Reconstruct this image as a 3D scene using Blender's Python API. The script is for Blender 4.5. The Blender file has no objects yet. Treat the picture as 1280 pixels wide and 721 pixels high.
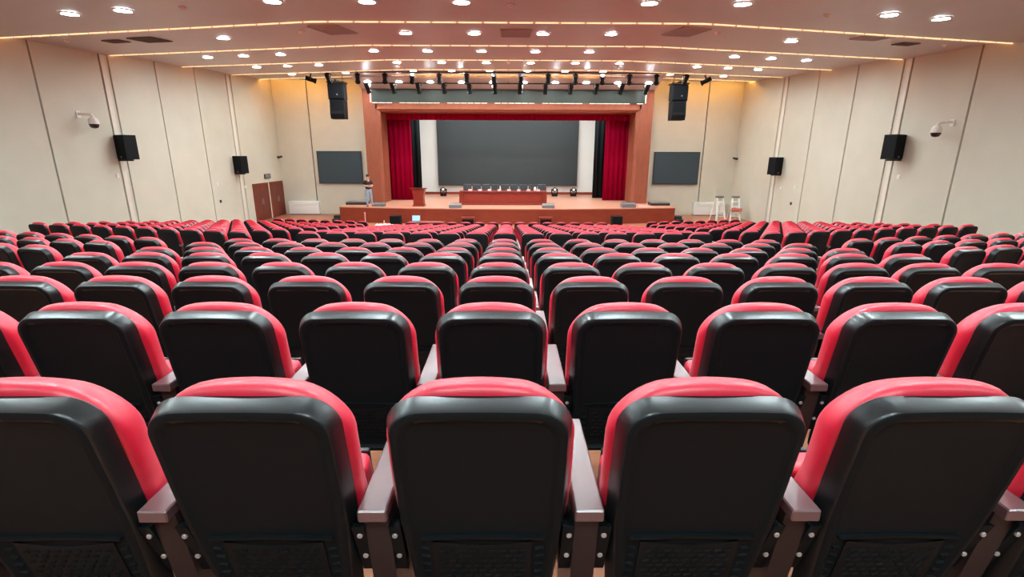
import bpy, bmesh, math, random
from mathutils import Vector, Matrix
random.seed(7)
C = bpy.context.scene
COL = C.collection
PI = math.pi
R = math.radians
EZ = 3.82                      # eye height above the flat floor in front of the stage

# ------------------------------------------------------------------ materials
def mat(name, col, rough=0.5, metal=0.0, spec=0.5, var=0.0, scale=8.0, stretch=(1, 1, 1), col2=None, bump=0.0,
        bscale=60.0, emit=None, estr=0.0, sheen=0.0, coat=0.0, crough=0.2, shrough=0.5):
    m = bpy.data.materials.new(name); m.use_nodes = True
    nt = m.node_tree; b = nt.nodes['Principled BSDF']
    b.inputs['Base Color'].default_value = (*col, 1)
    b.inputs['Roughness'].default_value = rough
    b.inputs['Metallic'].default_value = metal
    b.inputs['Specular IOR Level'].default_value = spec
    b.inputs['Sheen Weight'].default_value = sheen
    b.inputs['Coat Weight'].default_value = coat; b.inputs['Coat Roughness'].default_value = crough; b.inputs['Sheen Roughness'].default_value = shrough
    if emit:
        b.inputs['Emission Color'].default_value = (*emit, 1); b.inputs['Emission Strength'].default_value = estr
    if var or col2 or bump:
        tc = nt.nodes.new('ShaderNodeTexCoord'); mp = nt.nodes.new('ShaderNodeMapping')
        mp.inputs['Scale'].default_value = stretch
        nt.links.new(tc.outputs['Object'], mp.inputs['Vector'])
    if var or col2:
        nz = nt.nodes.new('ShaderNodeTexNoise'); nz.inputs['Scale'].default_value = scale
        nz.inputs['Detail'].default_value = 5
        nt.links.new(mp.outputs['Vector'], nz.inputs['Vector'])
        rp = nt.nodes.new('ShaderNodeValToRGB')
        c2 = col2 or tuple(min(1, c * (1 + var)) for c in col)
        c1 = col if col2 else tuple(c * (1 - var) for c in col)
        rp.color_ramp.elements[0].position = 0.3; rp.color_ramp.elements[1].position = 0.7
        rp.color_ramp.elements[0].color = (*c1, 1); rp.color_ramp.elements[1].color = (*c2, 1)
        nt.links.new(nz.outputs['Fac'], rp.inputs['Fac']); nt.links.new(rp.outputs['Color'], b.inputs['Base Color'])
    if bump:
        n2 = nt.nodes.new('ShaderNodeTexNoise'); n2.inputs['Scale'].default_value = bscale
        bp = nt.nodes.new('ShaderNodeBump'); bp.inputs['Strength'].default_value = bump; bp.inputs['Distance'].default_value = 0.01
        nt.links.new(mp.outputs['Vector'], n2.inputs['Vector'])
        nt.links.new(n2.outputs['Fac'], bp.inputs['Height']); nt.links.new(bp.outputs['Normal'], b.inputs['Normal'])
    return m

M = {}
M['shell'] = mat('black_plastic', (0.006, 0.0095, 0.011), 0.36, spec=0.6, coat=0.35, crough=0.28)
M['matte'] = mat('matte_black_plastic', (0.005, 0.0085, 0.0105), 0.55, spec=0.22)
M['vent'] = mat('black_vent', (0.005, 0.0080, 0.0095), 0.42, spec=0.28)
M['red'] = mat('red_fabric', (0.76, 0.011, 0.047), 0.42, spec=1.0, var=0.04, scale=30, bump=0.04, bscale=500, sheen=0.12, shrough=0.4)
M['arm'] = mat('dark_varnish', (0.17, 0.085, 0.09), 0.35, spec=0.9, coat=0.6, crough=0.3)
M['stan'] = mat('brown_panel', (0.038, 0.022, 0.022), 0.4)
M['bolt'] = mat('zinc_bolt', (0.75, 0.76, 0.78), 0.3, metal=0.7)
M['floor'] = mat('orange_floorboard', (0.33, 0.12, 0.065), 0.42, col2=(0.42, 0.17, 0.09), scale=3, stretch=(1, 6, 1))
M['stagefloor'] = mat('stage_boards', (0.52, 0.22, 0.145), 0.35, col2=(0.60, 0.28, 0.19), scale=2, stretch=(1, 8, 1))
M['wood'] = mat('red_brown_panel', (0.215, 0.031, 0.012), 0.5, spec=0.35, col2=(0.255, 0.040, 0.016), scale=2, stretch=(1, 1, 6))
M['frame'] = mat('proscenium_veneer', (0.235, 0.060, 0.030), 0.5, spec=0.35, col2=(0.275, 0.075, 0.038), scale=1.5, stretch=(4, 1, 1))
M['desk'] = mat('mahogany', (0.20, 0.022, 0.012), 0.3, col2=(0.26, 0.032, 0.018), scale=3, stretch=(1, 1, 7))
M['door'] = mat('door_veneer', (0.125, 0.018, 0.008), 0.45, col2=(0.16, 0.024, 0.011), scale=2, stretch=(6, 6, 1))
M['wall'] = mat('beige_panel', (0.58, 0.56, 0.465), 0.6, spec=0.3, var=0.03, scale=1.2)
M['groove'] = mat('groove_black', (0.05, 0.045, 0.04), 0.8)
M['batten'] = mat('pale_batten', (0.70, 0.65, 0.56), 0.5)
M['ceil'] = mat('mauve_ceiling', (0.54, 0.515, 0.525), 0.38, spec=0.5, var=0.03, scale=0.7)
M['white'] = mat('white_paint', (0.80, 0.80, 0.76), 0.5)
M['backdrop'] = mat('white_backdrop', (0.80, 0.80, 0.76), 0.75)
M['screen'] = mat('led_screen', (0.021, 0.031, 0.033), 0.55, var=0.05, scale=0.8)
M['wallscreen'] = mat('led_side_screen', (0.027, 0.050, 0.064), 0.55)
M['band'] = mat('led_banner', (0.036, 0.043, 0.035), 0.5, spec=0.3, var=0.15, scale=0.9)
M['curtain'] = mat('crimson_velvet', (0.27, 0.0006, 0.022), 0.9, spec=0.05)
M['black'] = mat('black_cloth', (0.006, 0.009, 0.010), 0.9, spec=0.15)
M['blackbox'] = mat('black_cabinet', (0.006, 0.007, 0.008), 0.6, spec=0.15)
M['grille'] = mat('black_grille', (0.006, 0.007, 0.009), 0.7, spec=0.12)
M['metal'] = mat('dark_metal', (0.03, 0.025, 0.025), 0.4, metal=0.3)
M['steel'] = mat('grey_steel', (0.35, 0.34, 0.34), 0.4, metal=0.6)
M['grey'] = mat('grey_plastic', (0.16, 0.15, 0.15), 0.5)
M['ventdark'] = mat('ceiling_grille', (0.10, 0.055, 0.045), 0.6)
M['lamp'] = mat('lit_lens', (1, 1, 1), 0.5, emit=(0.80, 0.97, 1.0), estr=205.0)
M['lamp_far'] = mat('bright_lit_lens', (1, 1, 1), 0.5, emit=(0.82, 0.97, 1.0), estr=340.0)
M['spot'] = mat('spot_lens', (0.8, 0.8, 0.8), 0.2, emit=(1, 0.95, 0.9), estr=1.5)
M['led'] = mat('warm_led', (1, 0.8, 0.5), 0.5, emit=(1.0, 0.66, 0.36), estr=0.75)
M['tape'] = mat('led_tape', (1, 0.6, 0.2), 0.5, emit=(1.0, 0.40, 0.07), estr=7.0)
M['tape_far'] = mat('far_led_tape', (1, 0.6, 0.2), 0.5, emit=(1.0, 0.50, 0.10), estr=75.0)
M['rear'] = mat('dark_rear_panel', (0.025, 0.02, 0.018), 0.6)
M['ledw'] = mat('pale_led', (1, 0.9, 0.8), 0.5, emit=(1.0, 0.72, 0.45), estr=1.1)
M['leatherette'] = mat('black_leatherette', (0.020, 0.018, 0.022), 0.45)
M['laptop_lit'] = mat('lit_laptop', (0.1, 0.2, 0.6), 0.4, emit=(0.25, 0.45, 1.0), estr=1.0)
M['pink'] = mat('pale_pink', (0.75, 0.42, 0.38), 0.6)
M['orange'] = mat('coral_plastic', (0.65, 0.16, 0.12), 0.5)
M['skin'] = mat('skin', (0.55, 0.30, 0.21), 0.6)
M['hair'] = mat('black_hair', (0.012, 0.010, 0.010), 0.6)
M['shirt'] = mat('dark_shirt', (0.022, 0.010, 0.012), 0.8)
M['jeans'] = mat('washed_denim', (0.25, 0.33, 0.42), 0.85, var=0.2, scale=12)
M['shoe'] = mat('brown_shoe', (0.16, 0.07, 0.05), 0.5)
M['dome'] = mat('tinted_dome', (0.01, 0.012, 0.012), 0.1, spec=0.7)
M['paper'] = mat('paper', (0.85, 0.83, 0.80), 0.7)

# ------------------------------------------------------------------ mesh helpers
def box(bm, x0, x1, y0, y1, z0, z1, bev=0.0, seg=2):
    t = bmesh.new()
    v = [t.verts.new((x, y, z)) for x in (x0, x1) for y in (y0, y1) for z in (z0, z1)]
    for f in ((0, 1, 3, 2), (4, 6, 7, 5), (0, 4, 5, 1), (2, 3, 7, 6), (0, 2, 6, 4), (1, 5, 7, 3)):
        t.faces.new([v[i] for i in f])
    bmesh.ops.recalc_face_normals(t, faces=t.faces)
    if bev:
        bmesh.ops.bevel(t, geom=list(t.edges), offset=bev, segments=seg, affect='EDGES', profile=0.6)
    merge(bm, t)

def merge(bm, t, mx=None):
    if mx is not None: bmesh.ops.transform(t, matrix=mx, verts=t.verts)
    me = bpy.data.meshes.new('tmp'); t.to_mesh(me); t.free(); bm.from_mesh(me); bpy.data.meshes.remove(me)

def obox(bm, a, b, w, h, bev=0.0):           # box beam from a to b
    a, b = Vector(a), Vector(b); d = b - a; L = d.length
    t = bmesh.new(); box(t, -w / 2, w / 2, 0, L, -h / 2, h / 2, bev)
    q = Vector((0, 1, 0)).rotation_difference(d.normalized()).to_matrix().to_4x4()
    merge(bm, t, Matrix.Translation(a) @ q)

def cyl(bm, a, b, r0, r1=None, n=20, bev=0.0):
    a, b = Vector(a), Vector(b); d = b - a; r1 = r0 if r1 is None else r1
    t = bmesh.new()
    bmesh.ops.create_cone(t, cap_ends=True, segments=n, radius1=r0, radius2=r1, depth=d.length)
    if bev:
        es = [e for e in t.edges if abs(abs(e.verts[0].co.z) - d.length / 2) < 1e-5 and abs(e.verts[0].co.z - e.verts[1].co.z) < 1e-5]
        bmesh.ops.bevel(t, geom=es, offset=bev, segments=2, affect='EDGES')
    q = Vector((0, 0, 1)).rotation_difference(d.normalized()).to_matrix().to_4x4()
    merge(bm, t, Matrix.Translation((a + b) / 2) @ q)

def lathe(bm, prof, c=(0, 0, 0), n=24, mx=None):
    t = bmesh.new(); rings = []
    for r, z in prof:
        rings.append([t.verts.new((r * math.cos(2 * PI * i / n), r * math.sin(2 * PI * i / n), z)) for i in range(n)] if r > 1e-6 else [t.verts.new((0, 0, z))])
    for A, B in zip(rings, rings[1:]):
        for i in range(n):
            j = (i + 1) % n
            if len(A) == 1 and len(B) == 1: continue
            if len(A) == 1: t.faces.new((A[0], B[j], B[i]))
            elif len(B) == 1: t.faces.new((A[i], A[j], B[0]))
            else: t.faces.new((A[i], A[j], B[j], B[i]))
    bmesh.ops.recalc_face_normals(t, faces=t.faces)
    merge(bm, t, Matrix.Translation(c) @ (mx or Matrix()))

def poly_prism(bm, pts, axis, a, b):         # outline in the other two axes, extruded along axis
    t = bmesh.new()
    def P(u, v, w): return {'x': (w, u, v), 'y': (u, w, v), 'z': (u, v, w)}[axis]
    A = [t.verts.new(P(u, v, a)) for u, v in pts]; B = [t.verts.new(P(u, v, b)) for u, v in pts]
    t.faces.new(A); t.faces.new(B[::-1]); n = len(pts)
    for i in range(n): t.faces.new((A[i], B[i], B[(i + 1) % n], A[(i + 1) % n]))
    bmesh.ops.recalc_face_normals(t, faces=t.faces); merge(bm, t)

def finish(name, bm, m, parent=None, smooth=True, angle=35):
    me = bpy.data.meshes.new(name); bmesh.ops.recalc_face_normals(bm, faces=bm.faces)
    bm.to_mesh(me); bm.free(); me.materials.append(m)
    if smooth:
        me.polygons.foreach_set('use_smooth', [True] * len(me.polygons))
        me.set_sharp_from_angle(angle=R(angle))
    o = bpy.data.objects.new(name, me); COL.objects.link(o)
    if parent is not None: o.parent = parent
    return o

def tag(o, label=None, cat=None, group=None, kind=None):
    if label: o['label'] = label
    if cat: o['category'] = cat
    if group: o['group'] = group
    if kind: o['kind'] = kind
    return o

def empty(name, loc, rz=0, label=None, cat=None, group=None):
    o = bpy.data.objects.new(name, None); COL.objects.link(o); o.location = loc; o.rotation_euler = (0, 0, rz)
    o.empty_display_size = 0.1
    return tag(o, label, cat, group)

def part(name, build, m, parent, smooth=True, **k):
    bm = bmesh.new(); build(bm); return finish(name, bm, m, parent, smooth, **k)

def struct(name, build, m, smooth=False):
    bm = bmesh.new(); build(bm); return tag(finish(name, bm, m, None, smooth), kind='structure')

def copy_tree(o, parent=None):
    c = o.copy(); COL.objects.link(c)
    if parent is not None: c.parent = parent
    for ch in o.children: copy_tree(ch, c)
    return c

ORD = ['zeroth', 'first', 'second', 'third', 'fourth', 'fifth', 'sixth', 'seventh', 'eighth', 'ninth', 'tenth', 'eleventh', 'twelfth']
T12 = math.tan(R(12)); HB = 4.6
def wing(x): return max(0.0, abs(x) - HB) * T12       # rows, steps and ceiling bands bend towards the stage at the sides
TREADS = {1.12: 2.268, 1.98: 2.202, 2.895: 2.088, 3.815: 1.971, 4.72: 1.866}
def tread(Y): return TREADS.get(Y, max(0.0, 2.404 - 0.1165 * Y if Y < 9.5 else 1.262 - (Y - 9.95) * 0.1235))      # height of the step under the row at Y

# ------------------------------------------------------------------ the setting
ROWS1 = [1.12, 1.98, 2.895, 3.815, 4.72, 5.62, 6.52, 7.42]
ROWS2 = [9.95 + 0.9 * k for k in range(10)]
ROW3 = 20.6
steps = [-1.6, -0.68, 0.22] + ROWS1 + [8.3, 9.12] + ROWS2 + [18.95, 19.8]
def b_floor(bm):
    edges = [y - 0.17 for y in steps] + [20.7]
    xs = [-14.05, -HB, HB, 14.05]
    for i, y in enumerate(steps):
        z = tread(y); y0 = edges[i] if i else -3.2; y1 = edges[i + 1] + 0.02
        zb = -0.12
        for xa, xb in zip(xs, xs[1:]):
            t = bmesh.new()
            v = []
            for zz in (zb, z):
                v.append([t.verts.new((xa, y0 + wing(xa), zz)), t.verts.new((xb, y0 + wing(xb), zz)), t.verts.new((xb, y1 + wing(xb), zz)), t.verts.new((xa, y1 + wing(xa), zz))])
            t.faces.new(v[0]); t.faces.new(v[1])
            for k in range(4): t.faces.new((v[0][k], v[0][(k + 1) % 4], v[1][(k + 1) % 4], v[1][k]))
            bmesh.ops.recalc_face_normals(t, faces=t.faces); merge(bm, t)
    box(bm, -14.05, 14.05, 19, 38, -0.15, 0.0)
struct('floor', b_floor, M['floor'])

# side walls: beige panels on a dark backing, with narrow grooves and two wide channels each
def b_back(sx):
    def f(bm): box(bm, min(sx * 14.3, sx * 14.06), max(sx * 14.3, sx * 14.06), -3.2, 31.8, -0.1, 9.0)
    return f
def b_panels(sx):
    g = 0.03
    cuts = [-3.2, -0.0, 2.6, 5.3, 7.9, 10.6, 13.25, 15.9, 18.52, 18.92, 21.35, 23.95, 26.52, 26.98, 31.52]
    def f(bm):
        xa, xb = sorted((sx * 14.0, sx * 14.07))
        for i, (a, b) in enumerate(zip(cuts, cuts[1:])):
            if b - a < 1: continue
            box(bm, xa, xb, a + g, b - g, -0.05, 9.0, 0.008, 1)
    return f
def b_battens(sx):
    def f(bm):
        xa, xb = sorted((sx * 14.0, sx * 14.07))
        box(bm, xa, xb, 18.57, 18.77, 0, 9); box(bm, xa, xb, 26.58, 26.80, 0, 9)
    return f
for side, sx in (('left', -1), ('right', 1)):
    w = struct('wall_' + side, b_back(sx), M['groove'])
    p = part('wall_panel', b_panels(sx), M['wall'], w, False)
    xa, xb = sorted((sx * 14.04, sx * 14.07))
    part('channel_back', lambda bm: (box(bm, xa, xb, 18.79, 18.93, 0, 9), box(bm, xa, xb, 26.82, 26.99, 0, 9)), M['wall'], w, False)
    part('batten', b_battens(sx), M['batten'], w, False)
struct('wall_rear', lambda bm: box(bm, -14.3, 14.3, -3.5, -3.2, -0.1, 9), M['rear'])
def b_wing(bm):
    for s in (-1, 1):
        for a, b in ((8.0, 11.93), (11.99, 14.06)):
            x0, x1 = sorted((s * a, s * b)); box(bm, x0, x1, 31.5, 31.6, 0, 9, 0.006, 1)
wf = struct('wall_front', lambda bm: (box(bm, -14.3, -8.0, 31.58, 31.9, -0.1, 9), box(bm, 8.0, 14.3, 31.58, 31.9, -0.1, 9)), M['groove'])
part('wall_panel', b_wing, M['wall'], wf, False)

# ceiling: arced bands, each a little higher than the last, warm light in the gap between them
LINES = [(-3.3, 5.75), (0.75, 6.0), (4.8, 6.25), (8.85, 6.51), (12.9, 6.76), (16.95, 7.02), (21.0, 7.27), (25.05, 7.52), (28.1, 7.72)]
XS = [-14.05, -11, -8, -HB, HB, 8, 11, 14.05]
def zceil(Yc):                                        # ceiling height on the band that holds the centre-line distance Yc
    for (ya, za), (yb, zb) in zip(LINES, LINES[1:]):
        if ya <= Yc <= yb: return za + 0.11 + (zb - za - 0.11) * (Yc - ya) / (yb - ya)
    return 7.9
def band(bm, ya, za, yb, zb, th=0.05):
    for xa, xb in zip(XS, XS[1:]):
        t = bmesh.new(); v = []
        for dz in (0, th):
            v.append([t.verts.new((xa, ya + wing(xa), za + dz)), t.verts.new((xb, ya + wing(xb), za + dz)), t.verts.new((xb, yb + wing(xb), zb + dz)), t.verts.new((xa, yb + wing(xa), zb + dz))])
        t.faces.new(v[0]); t.faces.new(v[1])
        for k in range(4): t.faces.new((v[0][k], v[0][(k + 1) % 4], v[1][(k + 1) % 4], v[1][k]))
        bmesh.ops.recalc_face_normals(t, faces=t.faces); merge(bm, t)
def b_ceiling(bm):
    for (ya, za), (yb, zb) in zip(LINES, LINES[1:]):
        band(bm, ya - 0.25, za + 0.11, yb, zb)
    band(bm, 27.8, 7.83, 33.0, 7.95)
    band(bm, -6, 5.6, -3.3, 5.75)
struct('ceiling', b_ceiling, M['ceil'])
struct('roof_slab', lambda bm: box(bm, -14.4, 14.4, -3.6, 38.2, 9.0, 9.2), M['groove'])
# warm strips
posn = ['topmost', 'second', 'third', 'fourth', 'fifth']
for i, (y, z) in enumerate(LINES[4:]):
    def strip(dy, z0, z1, w, gap=0.03):
        def f(bm):
            segs = 46; L = 13.95
            for k in range(segs):
                x0 = -L + 2 * L * k / segs + gap; x1 = -L + 2 * L * (k + 1) / segs - gap
                obox(bm, (x0, y + dy + wing(x0), z + (z0 + z1) / 2), (x1, y + dy + wing(x1), z + (z0 + z1) / 2), w, z1 - z0)
        return f
    o = empty('cove_light_strip', (0, 0, 0))
    part('diffuser', strip(0.02, -0.024, 0.020, 0.025), M['led'], o, False)
    part('led_tape', strip(0.30, 0.055, 0.075, 0.05), M['tape_far'] if i == 4 else M['tape'], o, False)
    part('channel', strip(0.30, 0.030, 0.050, 0.09), M['white'], o, False)
    part('housing', strip(0.06, -0.020, 0.035, 0.02, 0.0), M['ceil'], o, False)
    tag(o, 'warm orange light strip in the %s ceiling cove counted from the top of the picture' % posn[i], 'light strip', 'cove lights between ceiling bands')

# proscenium
def b_pros(bm):
    for s in (-1, 1):
        x0, x1 = sorted((s * 7.5, s * 8.28)); box(bm, x0, x1, 30.0, 31.7, 0.85, 7.9, 0.01, 1)
        poly_prism(bm, [(s * 7.52, 30.0), (s * 7.34, 30.12), (s * 7.34, 31.6), (s * 7.52, 31.6)], 'z', 0.85, 6.1)
    box(bm, -7.6, 7.6, 30.0, 31.7, 6.15, 7.9)
    poly_prism(bm, [(30.0, 6.16), (30.12, 6.02), (31.6, 6.02), (31.6, 6.16)], 'x', -7.52, 7.52)
    for s in (-1, 1):                                    # veneer joints on the columns
        x0, x1 = sorted((s * 7.55, s * 8.285)); box(bm, x0, x1, 29.985, 30.0, 3.23, 3.27)
pf = struct('trim_1', b_pros, M['frame'])
def b_soffit(bm):
    poly_prism(bm, [(28.45, 7.62), (30.02, 7.22), (30.02, 7.95), (28.45, 7.95)], 'x', -8.28, 8.28)
struct('trim_2', b_soffit, M['ceil'])
o = part('led_banner', lambda bm: box(bm, -7.72, 7.78, 29.93, 30.03, 6.50, 7.20, 0.01, 1), M['band'], None, False)
tag(o, 'long grey-green display banner above the stage opening', 'banner display')
def b_edge(bm):
    for k in range(40):
        if k % 7 == 3: continue
        x0 = -7.7 + 15.4 * k / 40; box(bm, x0, x0 + 0.33, 29.90, 29.925, 6.465, 6.485)
    for s in (-1, 1): x0 = s * 7.79; box(bm, x0 - 0.02, x0 + 0.02, 29.90, 29.925, 6.5, 7.1)
o = part('banner_edge_light', b_edge, M['ledw'], None, False)
tag(o, 'thin warm light edging around the banner display over the stage', 'light strip')

# stage
def b_stage(bm):
    front = [(-9.42, 27.95), (-6, 27.35), (-3, 27.1), (0, 27.02), (3, 27.1), (6, 27.35), (9.36, 27.95)]
    poly_prism(bm, front + [(9.36, 31.5), (-9.42, 31.5)], 'z', 0, 0.82)
    box(bm, -9.0, 9.0, 31.4, 37.4, 0, 0.82)
st = struct('stage_platform', b_stage, M['wood'])
def b_top(bm):
    front = [(-9.44, 27.93), (-6, 27.33), (-3, 27.08), (0, 27.0), (3, 27.08), (6, 27.33), (9.38, 27.93)]
    poly_prism(bm, front + [(9.38, 31.5), (-9.44, 31.5)], 'z', 0.80, 0.85)
    box(bm, -9.0, 9.0, 31.49, 37.4, 0.80, 0.85)
part('stage_boards', b_top, M['stagefloor'], st, False)
struct('wall_stage_back', lambda bm: box(bm, -9.2, 9.2, 37.2, 37.5, 0, 9), M['blackbox'])
for side, s in (('left', -1), ('right', 1)):
    x0, x1 = sorted((s * 9.0, s * 9.2))
    struct('wall_stage_' + side, lambda bm: box(bm, x0, x1, 31.7, 37.3, 0, 9), M['blackbox'])
o = part('backdrop_cloth', lambda bm: box(bm, -6.35, 6.2, 36.45, 36.5, 1.02, 6.6), M['backdrop'], None, False)
tag(o, 'white backdrop cloth hanging behind the big stage screen', 'backdrop')
def b_screen(bm): box(bm, -4.98, 4.9, 36.15, 36.4, 1.48, 5.98, 0.01, 1)
t = empty('led_screen', (0, 36.2, 0.85), 0, 'large dark stage screen in the middle of the white backdrop', 'screen')
def loc(f, dx, dy, dz):
    def g(bm):
        f(bm); bmesh.ops.translate(bm, vec=(dx, dy, dz), verts=bm.verts)
    return g
part('panel', loc(b_screen, 0, -36.2, -0.85), M['screen'], t, False)
def b_base(bm):
    for x in (-1.72, -0.6, 0.52, 1.64):
        box(bm, x - 0.05, x + 0.05, 0.0, 0.18, 0.0, 0.66)
    box(bm, -4.8, 4.7, 0.20, 0.245, 0.9, 1.2)
part('stand', b_base, M['white'], t, False)
o = part('backdrop_skirting', lambda bm: box(bm, -6.3, 6.1, 36.38, 36.44, 0.85, 1.015), M['wood'], None, False)
tag(o, 'dark red-brown skirting strip along the foot of the white backdrop', 'skirting')

# curtains
def curtain(name, m, x0, x1, y, z0, z1, amp, wl, label, rows=1):
    bm = bmesh.new(); n = max(16, int(abs(x1 - x0) / wl * 10)); front = []
    for j, z in enumerate((z0, (z0 + z1) / 2, z1)):
        a = amp * (1.0, 0.9, 0.6)[j]
        front.append([bm.verts.new((x0 + (x1 - x0) * i / n, y + a * math.sin(2 * PI * i / 10) + 0.3 * a * math.sin(1.7 * i), z)) for i in range(n + 1)])
    for A, B in zip(front, front[1:]):
        for i in range(n): bm.faces.new((A[i], A[i + 1], B[i + 1], B[i]))
    o = finish(name, bm, m, None, True, 80)
    s = o.modifiers.new('thick', 'SOLIDIFY'); s.thickness = 0.02
    return tag(o, label, 'curtain')
curtain('stage_curtain', M['curtain'], -7.50, -5.98, 31.95, 0.86, 6.6, 0.045, 0.30, 'crimson velvet curtain drawn to the left side of the stage, behind the podium')
curtain('stage_curtain', M['curtain'], 5.98, 7.52, 31.95, 0.86, 6.6, 0.045, 0.30, 'crimson velvet curtain drawn to the right side of the stage')
curtain('stage_valance', M['curtain'], -7.5, 7.5, 31.72, 5.66, 6.6, 0.03, 0.3, 'crimson valance hanging across the top of the stage opening')
curtain('masking_curtain', M['black'], -6.75, -5.72, 33.6, 0.86, 6.9, 0.06, 0.3, 'black masking curtain behind the left crimson curtain')
curtain('masking_curtain', M['black'], 5.60, 6.7, 33.6, 0.86, 6.9, 0.06, 0.3, 'black masking curtain behind the right crimson curtain')
struct('ceiling_stage', lambda bm: box(bm, -9.2, 9.2, 31.7, 37.4, 7.2, 7.3), M['blackbox'])

# doors on the left wall
for i, (a, b) in enumerate(((27.72, 29.48), (29.72, 31.42))):
    d = empty('door_%d' % (i + 1), (-14.0, (a + b) / 2, 0)); d['kind'] = 'structure'
    w = (b - a) / 2
    part('door_panel', lambda bm: (box(bm, -0.02, 0.035, -w + 0.05, -0.005, 0.01, 2.0, 0.006, 1), box(bm, -0.02, 0.035, 0.005, w - 0.05, 0.01, 2.0, 0.006, 1)), M['door'], d, False)
    def b_fr(bm):
        box(bm, -0.02, 0.05, -w, -w + 0.06, 0, 2.07); box(bm, -0.02, 0.05, w - 0.06, w, 0, 2.07); box(bm, -0.02, 0.05, -w, w, 2.0, 2.07)
    part('door_frame', b_fr, M['wood'], d, False)
    part('door_handle', lambda bm: (cyl(bm, (0.07, -0.08, 0.9), (0.07, -0.08, 1.2), 0.012), cyl(bm, (0.07, 0.08, 0.9), (0.07, 0.08, 1.2), 0.012), box(bm, 0.03, 0.075, -0.09, -0.07, 0.92, 0.95), box(bm, 0.03, 0.075, 0.07, 0.09, 0.92, 0.95)), M['steel'], d)

# ------------------------------------------------------------------ auditorium chairs
LEAN = 0.20
def outline(w_bot, w_top, z0, z1, r_top, r_bot, inset=0.0, crown=0.0, n=7):
    pts = []
    def wz(z): k = min(1, max(0, (z - z0) / max(1e-6, (0.62 - z0)))); return w_bot + (w_top - w_bot) * k
    rt, rb = max(0.012, r_top - inset * 0.6), max(0.008, r_bot - inset * 0.4)
    zt, zb = z1 - inset, z0 + inset
    right = []
    for i in range(n + 1):                       # bottom right corner
        a = -PI / 2 + PI / 2 * i / n; z = zb + rb + rb * math.sin(a); right.append((wz(z) - inset - rb + rb * math.cos(a), z))
    for q in (0.25, 0.5, 0.75):
        z = zb + rb + (zt - rt - zb - rb) * q; right.append((wz(z) - inset, z))
    for i in range(n + 3):                       # top right corner
        a = PI / 2 * i / (n + 2); z = zt - rt + rt * math.sin(a); right.append((wz(z) - inset - rt + rt * math.cos(a), z))
    wtop = right[-1][0]
    mid = [(wtop * q, zt) for q in (0.66, 0.33, 0.0)]
    pts = right + mid + [(-x, z) for x, z in reversed(right + mid[:-1])]
    out = []
    for x, z in pts:
        if crown and z > z1 - 0.3:
            k = (z - (z1 - 0.3)) / 0.3
            z -= crown * k * (x / w_top) ** 2
        out.append((x, z))
    return out
def loft(bm, layers, lean, zref, cap0=True, cap1=True, warp=None):
    t = bmesh.new(); rings = []
    for pts, y in layers:
        rings.append([t.verts.new((x, (warp(y, z) if warp else y) + (zref - z) * lean, z)) for x, z in pts])
    n = len(rings[0])
    for A, B in zip(rings, rings[1:]):
        for i in range(n): t.faces.new((A[i], A[(i + 1) % n], B[(i + 1) % n], B[i]))
    for Rg, c in ((rings[0], cap0), (rings[-1], cap1)):
        if c:                                            # cap as a strip of quads across the symmetric outline
            h = n // 2
            for i in range(0, h):
                a, b, c2, d = Rg[i], Rg[i + 1], Rg[(n - 2 - i) % n], Rg[(n - 1 - i) % n]
                vs = []
                for q in (a, b, c2, d):
                    if q not in vs: vs.append(q)
                if len(vs) >= 3:
                    try: t.faces.new(vs)
                    except ValueError: pass
    bmesh.ops.recalc_face_normals(t, faces=t.faces); merge(bm, t)

def b_shell(n=7, low=False):
    def f(bm):
        def O(i): return outline(0.200, 0.230, 0.26, 0.974 if low else 0.990, 0.082, 0.03, i, 0.008, n)
        if low: L = [(O(0), -0.035), (O(0), -0.075), (O(0.02), -0.09)]
        else: L = [(O(0.003), -0.034), (O(0), -0.040), (O(0.004), -0.053), (O(0.014), -0.085), (O(0.018), -0.092), (O(0.026), -0.096), (O(0.036), -0.097), (O(0.048), -0.087), (O(0.054), -0.0845)]
        loft(bm, L, LEAN, 0.972)
        if not low:                                   # the moulded ridge above the vent
            for sgn in (-1, 1): pass
            zz = 0.545; y = -0.088 + (0.958 - zz) * LEAN
            pts = [(-0.165 + 0.33 * k / 8, zz + 0.006 * math.sin(PI * k / 8)) for k in range(9)]
            for (xa, za), (xb, zb) in zip(pts, pts[1:]): obox(bm, (xa, y, za), (xb, y, zb), 0.014, 0.006)
            for s in (-1, 1):                         # side ribs with slots
                for k in range(5):
                    z2 = 0.50 - 0.032 * k; y2 = -0.0905 + (0.958 - z2) * LEAN
                    obox(bm, (s * 0.146, y2 + 0.004, z2), (s * 0.168, y2 + 0.004, z2 + 0.004), 0.008, 0.005)
    return f
def b_vent(bm):
    z0, z1 = 0.355, 0.528; n = 10
    pts = [(-0.135, z0), (0.135, z0)] + [(0.135 - 0.27 * k / n, z1 - 0.014 * math.sin(PI * k / n)) for k in range(n + 1)]
    t = bmesh.new(); A = []; B = []
    for x, z in pts:
        yy = -0.086 + (0.958 - z) * LEAN
        A.append(t.verts.new((x, yy, z))); B.append(t.verts.new((x, yy + 0.012, z)))
    t.faces.new(A); t.faces.new(B[::-1])
    for i in range(len(A)): t.faces.new((A[i], A[(i + 1) % len(A)], B[(i + 1) % len(A)], B[i]))
    merge(bm, t)
    for r in range(7):
        for c in range(9):
            x = -0.112 + 0.028 * c + (0.014 if r % 2 else 0); z = 0.368 + 0.0205 * r
            if abs(x) > 0.125: continue
            y = -0.088 + (0.958 - z) * LEAN
            obox(bm, (x - 0.008, y, z), (x + 0.008, y, z + 0.004), 0.006, 0.004)
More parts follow.
